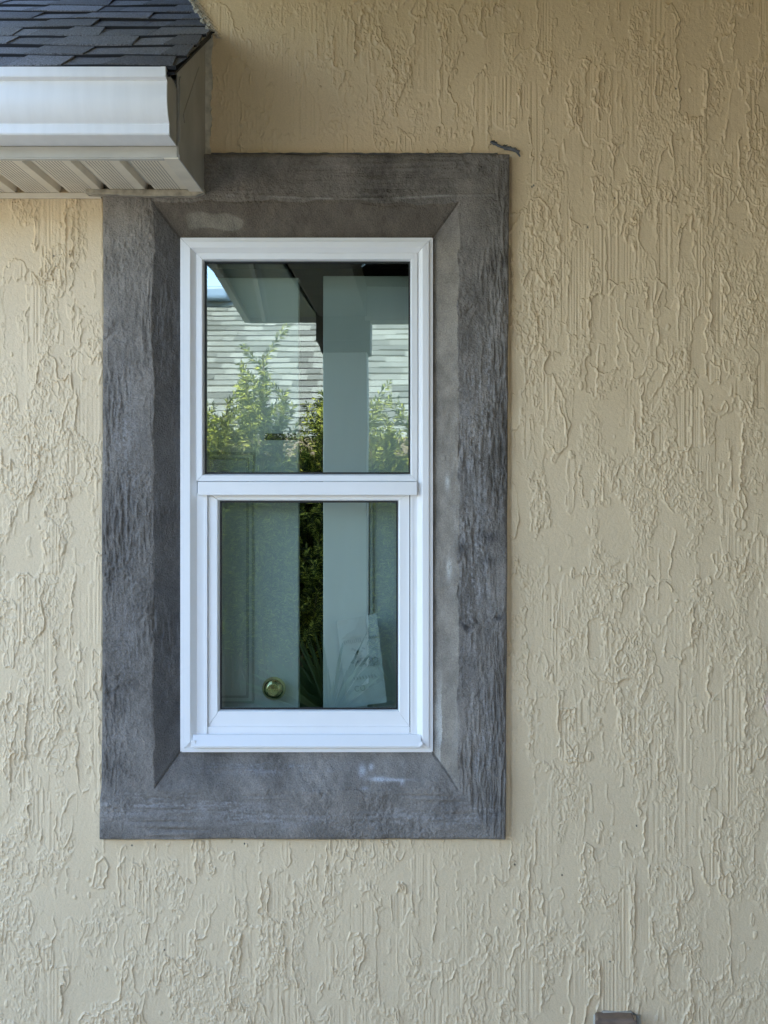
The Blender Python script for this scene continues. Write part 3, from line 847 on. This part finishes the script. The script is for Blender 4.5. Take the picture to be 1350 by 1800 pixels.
b.quad(*n); b.quad(*n2[::-1]); b.quad(n[0],n2[0],n2[1],n[1]); b.quad(n[1],n2[1],n2[2],n[2])
b.build('roof_deck', M['bitumen_shade'], eave)
# gutter
gp = [(-.351,2.4165),(-.468,2.4165),(-.476,2.4160),(-.4765,2.4140),(-.4765,2.3965),(-.4745,2.3945),(-.4650,2.3935),(-.4610,2.3915),(-.4628,2.383),(-.4635,2.372),(-.4640,2.360),(-.4625,2.347),
      (-.4580,2.334),(-.4510,2.323),(-.4430,2.3145),(-.4375,2.3110),(-.4365,2.3090),(-.4385,2.3070),(-.4385,2.2905),(-.4360,2.2875),(-.4300,2.2868),(-.3515,2.2868)]
b = MB(); G0 = -5.0; G1 = EX-.003
k = len(gp)
b.v = [(G0,y,z) for y, z in gp]+[(G1,y,z) for y, z in gp]
for i in range(1, k-1): b.f.append((i,i+1,k+i+1,k+i))
b.f.append((1,k+1,k+0,0))
gut = b.build('gutter', M['gutter'], eave)
gut.data.shade_smooth()
try: gut.data.set_sharp_from_angle(angle=math.radians(24))
except Exception: pass
b = MB()   # end cap: plate with a crimped rim
b.prism([(y,z) for y, z in gp[1:]]+[(-.3515,2.41)], 'x', G1, G1+.0015)
b.build('end_cap', M['endcap'], gut)
b = MB(); q = random.Random(9)
rim = [(y,z) for y, z in gp[2:20]]
for i in range(len(rim)-1):
    (ya,za),(yb,zb2) = rim[i], rim[i+1]
    j1 = q.uniform(-.0012,.0015)
    b.quad((G1-.0075+j1,ya-.0014,za),(G1+.0022,ya-.0018,za),(G1+.0022,yb-.0018,zb2),(G1-.0075+q.uniform(-.001,.001),yb-.0014,zb2))
    b.quad((G1+.0022,ya-.0018,za),(G1+.0022,ya+.008,za-.001),(G1+.0022,yb+.008,zb2-.001),(G1+.0022,yb-.0018,zb2))
b.build('end_rim', M['gutter'], gut)
# fascia below and behind the gutter
b = MB(); b.box((-5,-.351,2.262),(EX-.001,-.335,2.286)); b.box((-5,-.349,2.2861),(EX-.001,-.335,2.43))
b.build('fascia', M['fascia'], eave, bevel=.001)
# closed end board with an overlapping patch and folded front edge
ES = (2.649-2.445)/.36
b = MB()
b.prism([(-.352,2.2625),(-.004,2.2625),(-.004,2.642),(-.365,2.440),(-.365,2.42),(-.352,2.41)], 'x', EX, EX+.002)
b.build('end_board', M['endcap'], eave)
b = MB()
b.prism([(-.348,2.30),(-.338,2.30),(-.338,2.44),(-.348,2.432)], 'x', EX+.002, EX+.0045)
b.prism([(-.30,2.370),(-.285,2.355),(-.10,2.50),(-.10,2.54)], 'x', EX+.002, EX+.0035)
b.prism([(-.352,2.2585),(-.002,2.2585),(-.002,2.268),(-.352,2.268)], 'x', EX+.0021, EX+.0042)
b.build('end_trim', M['endcap'], eave)
b = MB()   # drip edge, dark with tar, under the rake
b.quad((EX+.004,-.455,2.402),(EX+.004,-.455,2.410),(EX+.018,-.004,2.659),(EX+.018,-.004,2.650))
b.quad((EX+.004,-.455,2.402),(EX+.018,-.004,2.650),(EX+.000,-.004,2.650),(EX-.004,-.455,2.402))
b.build('drip_edge', M['bitumen_shade'], eave)
# upright flashing where the end meets the wall
b = MB(); q = random.Random(5)
zz = 2.255; pl = None
L_, R_ = [], []
while zz < 2.655:
    k = (zz-2.255)/.4
    xl = EX+.002; xr_ = EX+.010+.008*k+q.uniform(-.0018,.0018)+.002*math.sin(zz*70)
    L_.append((xl,-.010,zz)); R_.append((xr_,-.0045,zz)); zz += .008
for i in range(len(L_)-1):
    b.quad(L_[i], R_[i], R_[i+1], L_[i+1]); b.quad(R_[i], (R_[i][0]+.001,.002,R_[i][2]), (R_[i+1][0]+.001,.002,R_[i+1][2]), R_[i+1])
fl = b.build('wall_flashing', M['caulk'], eave)
# soffit: ribbed vented panels
SOF_X0 = (EX-.030+1.0)-SOF_P*50
M['soffit'] = soffitmat()
b = MB(); zc = 2.2660
gw = SOF_P*.22; n_r = 42; xe = EX-.030
prof = []
for i in range(n_r):
    xa = xe-SOF_P*(i+1)+gw; xb = xe-SOF_P*i
    prof.append((xb, xa))
for xb, xa in prof:
    b.quad((xa,-.335,zc),(xb,-.335,zc),(xb,-.006,zc),(xa,-.006,zc))
sof = b.build('soffit', M['soffit'], eave)
sofm = MB()
for xb, xa in prof:      # V channels between the flats
    xg = xa-gw
    sofm.quad((xa,-.335,zc),(xa-.0035,-.335,zc+.014),(xa-.0035,-.006,zc+.014),(xa,-.006,zc))
    sofm.quad((xa-.0035,-.335,zc+.014),(xg+.0035,-.335,zc+.015),(xg+.0035,-.006,zc+.015),(xa-.0035,-.006,zc+.014))
    sofm.quad((xg+.0035,-.335,zc+.015),(xg,-.335,zc),(xg,-.006,zc),(xg+.0035,-.006,zc+.015))
sofm.build('soffit_channels', M['soffitside'], sof)
b = MB(); b.box((EX-.030,-.350,2.2595),(EX+.0015,-.002,2.2632)); b.build('corner_trim', M['soffitside'], eave, bevel=.0006)
b = MB(); b.box((-5,-.351,2.2590),(EX-.0305,-.336,2.2618)); b.build('front_channel', M['fascia'], eave, bevel=.0006)
b = MB(); b.box((-5,-.012,2.2525),(WX(180),-.002,2.2655)); b.build('wall_channel', M['soffitside'], eave, bevel=.001)
b = MB()
b.prism([(WX(155,-.02),2.2660),(WX(155,-.02),2.2560),(WX(262,-.02),2.2495),(WX(345,-.02),2.2495),(WX(362,-.02),2.2580),(WX(362,-.02),2.2650)], 'y', -.046, -.013)
M['dirtych'] = mat('dirty_channel', (.36,.32,.25), .6, noise=(45,.45), bump=(60,.3,.002))
b.build('surround_channel', M['dirtych'], eave, bevel=.001)

# ------------------------------------------------------------------ outlet box low on the wall
ob = empty('outlet_box', (WX(1083), -.02, .2), 'small brown weathered box on the wall at the bottom edge', 'outlet box')
b = MB(); b.box((WX(1050,-.045),-.046,.13),(WX(1116,-.045),-.002,WZ(1791,-.045)))
b.build('body', M['box'], ob, bevel=.004)
b = MB(); b.box((WX(1046,-.05),-.052,.12),(WX(1120,-.05),-.0465,WZ(1794,-.05))); b.build('cover', M['box'], ob, bevel=.003)
b = MB(); b.tube([(WX(1046),-.003,.13),(WX(1045),-.004,.20),(WX(1047),-.004,WZ(1784)),(WX(1060),-.005,WZ(1779)),(WX(1085),-.004,WZ(1781)),(WX(1108),-.005,WZ(1779)),(WX(1122),-.004,WZ(1784)),(WX(1123),-.003,.2),(WX(1123),-.003,.13)], .006, .006, 6)
b.build('sealant', mat('sealant_paint', (.48,.45,.38), .6, bump=(90,.5,.003)), ob, smooth=True)

# ------------------------------------------------------------------ our own roof above (out of frame, it shades the wall)
mr = empty('main_roof', (2, 1, 2.8), 'broad house roof overhanging the stucco wall', 'roof')
b = MB()
b.prism([(-.62,2.86),(0.02,2.86),(.02,2.90),(-.60,2.90)], 'x', -1.25, 7)
b.build('soffit', M['tansoffit'], mr)
b = MB()
b.prism([(-.66,2.84),(-.64,3.0),(4.0,5.3),(9.0,2.9),(8.9,2.8),(4.0,5.15),(-.62,2.95),(-.62,2.84)], 'x', -1.3, 8)
b.build('shingles', M['rooftop'], mr)
b = MB()
b.prism([(.35,2.9),(4.0,5.05),(8.5,2.9),(8.5,.0),(.35,.0)], 'x', 2.0, 7.5)
b.prism([(1.6,.0),(1.6,8.1),(8.5,8.1),(8.5,.0)], 'x', -5.5, -1.25)  # tall unseen block added behind to shade the little roof and porch
b.build('body', M['nwall'], mr)
side_block = tag(MB().box((2.3,-4.0,0),(7,-.001,2.83)).build('side_light_block', M['darkwood']), 'unseen dark block added on the right to keep side light off the stucco', 'wall')  # added out of view, dark so little light comes from the right

# ------------------------------------------------------------------ gabled porch opposite, mirrored in the panes
def RX(px, y): return (px-740)/F*(CAMD+.076-y)         # seen in the glass at world y (negative)
def RZ(py, y): return CZ-(py-860)/F*(CAMD+.076-y)
PF = -4.0                                             # far (front) edge of the porch
zs_ = RZ(558, PF)                                     # its soffit height
yN = -1.1
porch = empty('porch', (.8, -2.5, 0), 'white trimmed gabled porch with square column, mirrored in the window glass', 'porch')
xL1 = RX(440, PF); xL0 = -(860-462)/F*0
d_n = (zs_-CZ)/(860-462)*F; yA = -(d_n-CAMD-.076); xA = RX(385, yA)
def left_x(y): return xL1+(xA-xL1)*(y-PF)/(yA-PF)
xi1 = RX(558, PF); xi0 = xi1-.02
b = MB()
b.quad((left_x(PF),PF,zs_),(xi1,PF,zs_),(xi0,yN,zs_),(left_x(yN),yN,zs_))
b.quad((left_x(PF),PF,zs_+.02),(left_x(yN),yN,zs_+.02),(xi0,yN,zs_+.02),(xi1,PF,zs_+.02))
b.build('soffit', M['porchsoffit'], porch)
b = MB()
b.box((left_x(PF)-.0,PF-.02,zs_-.03),(xi1,PF,zs_+.12))
xa, xb_ = left_x(PF), left_x(yN)
b.quad((xa-.03,PF,zs_-.03),(xb_-.03,yN,zs_-.03),(xb_-.03,yN,zs_+.13),(xa-.03,PF,zs_+.13)); b.quad((xa-.03,PF,zs_-.03),(xa,PF,zs_-.03),(xb_,yN,zs_-.03),(xb_-.03,yN,zs_-.03))
b.quad((xa,PF,zs_-.03),(xb_,yN,zs_-.03),(xb_,yN,zs_+.02),(xa,PF,zs_+.02))
b.build('fascia', M['porchwhite'], porch)
b = MB()      # batten along the soffit
t0, t1 = RX(472, PF), RX(472, PF)-.0
b.quad((t0-.035,PF,zs_-.002),(t0+.01,PF,zs_-.002),(xb_+.215,yN,zs_-.002),(xb_+.17,yN,zs_-.002))
b.quad((t0-.035,PF,zs_-.025),(t0-.015,PF,zs_-.025),(xb_+.19,yN,zs_-.025),(xb_+.17,yN,zs_-.025)); b.quad((t0-.035,PF,zs_-.025),(xb_+.17,yN,zs_-.025),(xb_+.17,yN,zs_),(t0-.035,PF,zs_))
b.quad((t0-.015,PF,zs_-.025),(t0-.015,PF,zs_),(xb_+.19,yN,zs_),(xb_+.19,yN,zs_-.025))
b.build('batten', M['porchwhite'], porch)
# side beam running towards the house, dark inside vault and front beam
cx0, cx1 = RX(568, PF+.15), RX(645, PF+.15)
b = MB(); b.box((cx0-.02,PF+.1,zs_-.02),(cx1,yN,zs_+.14)); b.build('side_beam', M['darkwood'], porch)
b = MB()
rz_ = zs_+1.35; rxm = 1.25; rx2 = 3.4
b.quad((xi1-.03,PF,zs_),(xi0-.03,yN,zs_),(xi0+.02,yN,zs_+.14),(xi1+.02,PF,zs_+.14)); b.quad((xi0+.02,PF,zs_+.12),(rxm,PF,rz_),(rxm,yN+.45,rz_),(xi0+.02,yN+.45,zs_+.12)); b.quad((rxm,PF,rz_),(rx2,PF,zs_+.12),(rx2,yN+.45,zs_+.12),(rxm,yN+.45,rz_))
b.quad((cx0,PF+.12,zs_+.12),(rx2,PF+.12,zs_+.12),(rxm,PF+.12,rz_))
b.build('vault', M['vault'], porch)
b = MB()
tx0 = left_x(PF)-.06
b.prism([(tx0,zs_+.10),(rxm,rz_+.12),(rx2+.5,zs_-.05),(rx2+.5,zs_+.10),(rxm,rz_+.25),(tx0,zs_+.18)], 'y', PF-.03, yN+.45)
b.build('shingles', M['rooftop'], porch)
b = MB(); fz1, fz0 = RZ(556,PF+.1), RZ(556,PF+.1)-.0
b.box((cx1-.01,PF+.02,RZ(567,PF+.1)),(rx2,PF+.2,zs_+.14)); b.build('front_beam', M['porchwhite'], porch)
b = MB()
ys = PF+.15
b.box((cx0,ys-.24,0.004),(cx1,ys,RZ(600,ys))); b.build('column', M['porchwhite'], porch, bevel=.006)
b = MB(); b.box((RX(556,ys),ys-.27,RZ(600,ys)),(RX(651,ys),ys+.03,RZ(548,ys)))
b.prism([(RX(560,ys),RZ(600,ys)),(RX(651,ys),RZ(600,ys)),(RX(651,ys),RZ(620,ys)),(RX(565,ys),RZ(620,ys))], 'y', ys-.25, ys+.02)
b.build('capital', M['darkwood'], porch, bevel=.004)
b = MB(); b.box((rx2-.24,ys-.24,.004),(rx2,ys,zs_+.1)); b.build('column', M['porchwhite'], porch)

# ------------------------------------------------------------------ neighbour's house behind, sunlit roof in the reflection
nb = empty('neighbour_house', (0, -12, 0), 'neighbouring house with pale sunlit shingle roof, mirrored in the upper pane', 'house')
ny0, nz0 = -8.2, CZ+.45
nt_ = math.radians(32); ns, nc = math.sin(nt_), math.cos(nt_)
b = MB(); q = random.Random(21)
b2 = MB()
rows = 25
for r_ in range(rows):
    s0 = r_*.125; s1 = s0+.14
    x = -9+q.uniform(0,.2)
    while x < 8:
        w = q.uniform(.10,.30); x2 = x+w; up = q.choice((.010,.022))
        f = lambda xx, s_, u: (xx, ny0-s_*nc+u*ns, nz0+s_*ns+u*nc+.006*math.sin(xx*2+s_))
        n = len(b.v)
        b.v += [f(x,s0,up),f(x2,s0,up),f(x2,s1,.003),f(x,s1,.003),f(x,s0,0),f(x2,s0,0)]
        b.f += [(n,n+3,n+2,n+1),(n,n+1,n+5,n+4)]
        x = x2
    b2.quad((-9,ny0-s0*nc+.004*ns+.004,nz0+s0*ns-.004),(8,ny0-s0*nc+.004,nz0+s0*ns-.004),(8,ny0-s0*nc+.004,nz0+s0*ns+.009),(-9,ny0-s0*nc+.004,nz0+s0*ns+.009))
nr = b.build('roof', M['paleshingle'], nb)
nrx = b2.build('butt_shadow_line', M['bitumen_shade'], nr)  # dark strips painted as the shadow under each course
ny1 = ny0-rows*.125*nc; nz1 = nz0+rows*.125*ns
b = MB(); b.prism([(ny0-.5,0),(ny0-.5,nz0+.15),(ny1,nz1-.06),(ny1-5,nz0),(ny1-5,0)], 'x', -8.6, 7.6); b.build('wall', M['brickish'], nb)
b = MB(); b.box((-9,ny0-.01,nz0-.16),(8,ny0+.02,nz0+.01)); b.build('fascia', M['brickish'], nb)
b = MB(); b.prism([(ny1,nz1-.02),(ny1,nz1+.03),(ny1-5.4,nz0),(ny1-5.4,nz0-.05)], 'x', -9, 8); b.build('back_slope', M['rooftop'], nb)
sk = MB(); yk = ny1+.35; sk.box((RX(352,yk),yk-.35,RZ(524,yk)),(RX(399,yk),yk,RZ(503,yk))); sk.build('skylight', M['skylight'], nb, bevel=.03)

# ------------------------------------------------------------------ shrubs mirrored in the panes
def shrub(name, cx, cy, top, spread, nst, seed, label, leafn=170, low=.15):
    o = empty(name, (cx, cy, 0), label, 'shrub', 'yew pine shrubs beside the porch')
    q = random.Random(seed); st = MB(); lf = MB()
    def leaf(p, d, L, w):
        d = d.normalized(); a = d.cross(Vector((q.uniform(-1,1),q.uniform(-1,1),q.uniform(-1,1)))).normalized()*w*.4
        m = p+d*L*.5+Vector((0,0,-.06*L)); e = p+d*L+Vector((0,0,-.22*L))
        n = len(lf.v)
        lf.v += [tuple(p), tuple(m-a), tuple(e), tuple(m+a)]; lf.f.append((n,n+1,n+2,n+3))
    for i in range(nst):
        ang = q.uniform(0,6.283); r = spread*math.sqrt(q.random())
        bx_, by_ = cx+r*math.cos(ang), cy+r*math.sin(ang)*.55
        h = top*(1-.38*(r/spread)**1.5)*q.uniform(.60,.86)
        if i < 4: h = top*(1-.055*i); bx_ = cx+q.uniform(-.3,.3)*spread
        lx, ly = q.uniform(-.16,.16), q.uniform(-.1,.12)
        pts = [Vector((cx+(bx_-cx)*.3, cy+(by_-cy)*.3, .0))]
        for k in range(1, 7):
            t = k/6; pts.append(Vector((cx+(bx_-cx)*(.3+.7*min(1,t*1.5))+lx*t*t, cy+(by_-cy)*(.3+.7*min(1,t*1.5))+ly*t*t, h*t)))
        st.tube([tuple(p) for p in pts], .012, .003, 5)
        def spray(P0, P1, nl, L):
            ax_ = (P1-P0).normalized()
            for k in range(nl):
                t = k/nl; p = P0.lerp(P1, t)
                a = q.uniform(0,6.283); o1 = ax_.orthogonal().normalized(); o2 = ax_.cross(o1)
                d = (o1*math.cos(a)+o2*math.sin(a))*.8+ax_*.75
                leaf(p, d, L*q.uniform(.7,1.1)*(1-.25*t), .011)
        for k in range(1, 6):
            if pts[k].z < low*top: continue
            spray(pts[k], pts[k+1], int(leafn*.7), .078)
            for s_ in range(5):
                a = q.uniform(0,6.283); P0 = pts[k].lerp(pts[k+1], q.random())
                P1 = P0+Vector((math.cos(a)*.16, math.sin(a)*.16, q.uniform(.12,.24)))
                spray(P0, P1, int(leafn*.45), .068)
    st.build('stem', M['bark'], o); lf.build('foliage', M['leaf'], o)
    return o
yb = -5.4
for i, px_ in enumerate((372, 452, 545, 640, 725)):
    shrub('low_yew_pine', RX(px_,-6.1), -6.1, 2.1+.12*math.sin(i*2.1), .5, 20, 30+i, ['low','dark low','low round','low hidden','low end'][i]+' shrub of the row behind the taller mirrored shrubs', 120, .05)
shrub('yew_pine', RX(485,yb), yb, RZ(628,yb), .42, 26, 1, 'tallest feathery green shrub mirrored in the middle of the upper pane')
shrub('yew_pine', RX(395,yb), yb-.1, RZ(700,yb), .40, 26, 2, 'lower bushy shrub mirrored at the left of the upper pane')
shrub('yew_pine', RX(560,yb), yb-.3, RZ(700,yb), .32, 22, 3, 'dark shrub mirrored in the gap between the interior white panels')
shrub('yew_pine', RX(700,yb), yb-.2, RZ(712,yb), .42, 26, 4, 'sunlit shrub mirrored at the right of the porch column')
shrub('yew_pine', RX(330,yb), yb-.4, RZ(740,yb), .40, 22, 5, 'shrub mirrored at the far left edge of the panes')
shrub('yew_pine', RX(640,yb), yb-.6, RZ(740,yb), .40, 22, 6, 'shrub standing mostly behind the mirrored porch column')

def palm(cx, cy, z, n, L, seed, label):
    o = empty('fan_palm', (cx, cy, 0), label, 'palm', 'small palms beside the porch')
    q = random.Random(seed); st = MB(); st.tube([(cx,cy,0),(cx+.02,cy,z*.5),(cx,cy,z)], .05, .035, 8); st.build('stem', M['bark'], o)
    lf = MB()
    for i in range(n):
        a = q.uniform(0,6.283); el = q.uniform(-.1,1.4)
        d = Vector((math.cos(a)*math.cos(el), math.sin(a)*math.cos(el), math.sin(el))); s_ = d.cross(Vector((0,0,1))).normalized()*.011
        P = Vector((cx,cy,z)); m = P+d*L*.5; e = P+d*L+Vector((0,0,-.12*L)); k = len(lf.v)
        lf.v += [tuple(P-s_*.3),tuple(m-s_),tuple(e),tuple(m+s_),tuple(P+s_*.3)]; lf.f.append((k,k+1,k+2,k+3,k+4))
    lf.build('foliage', M['frond'], o)
yp = -4.3
palm(RX(592,yp), yp+.55, RZ(1235,yp), 70, .62, 7, 'spiky palm mirrored low across the gap of the lower pane')
palm(RX(705,yp), yp, RZ(1235,yp), 60, .42, 8, 'bright spiky palm mirrored at the lower right corner of the lower pane')
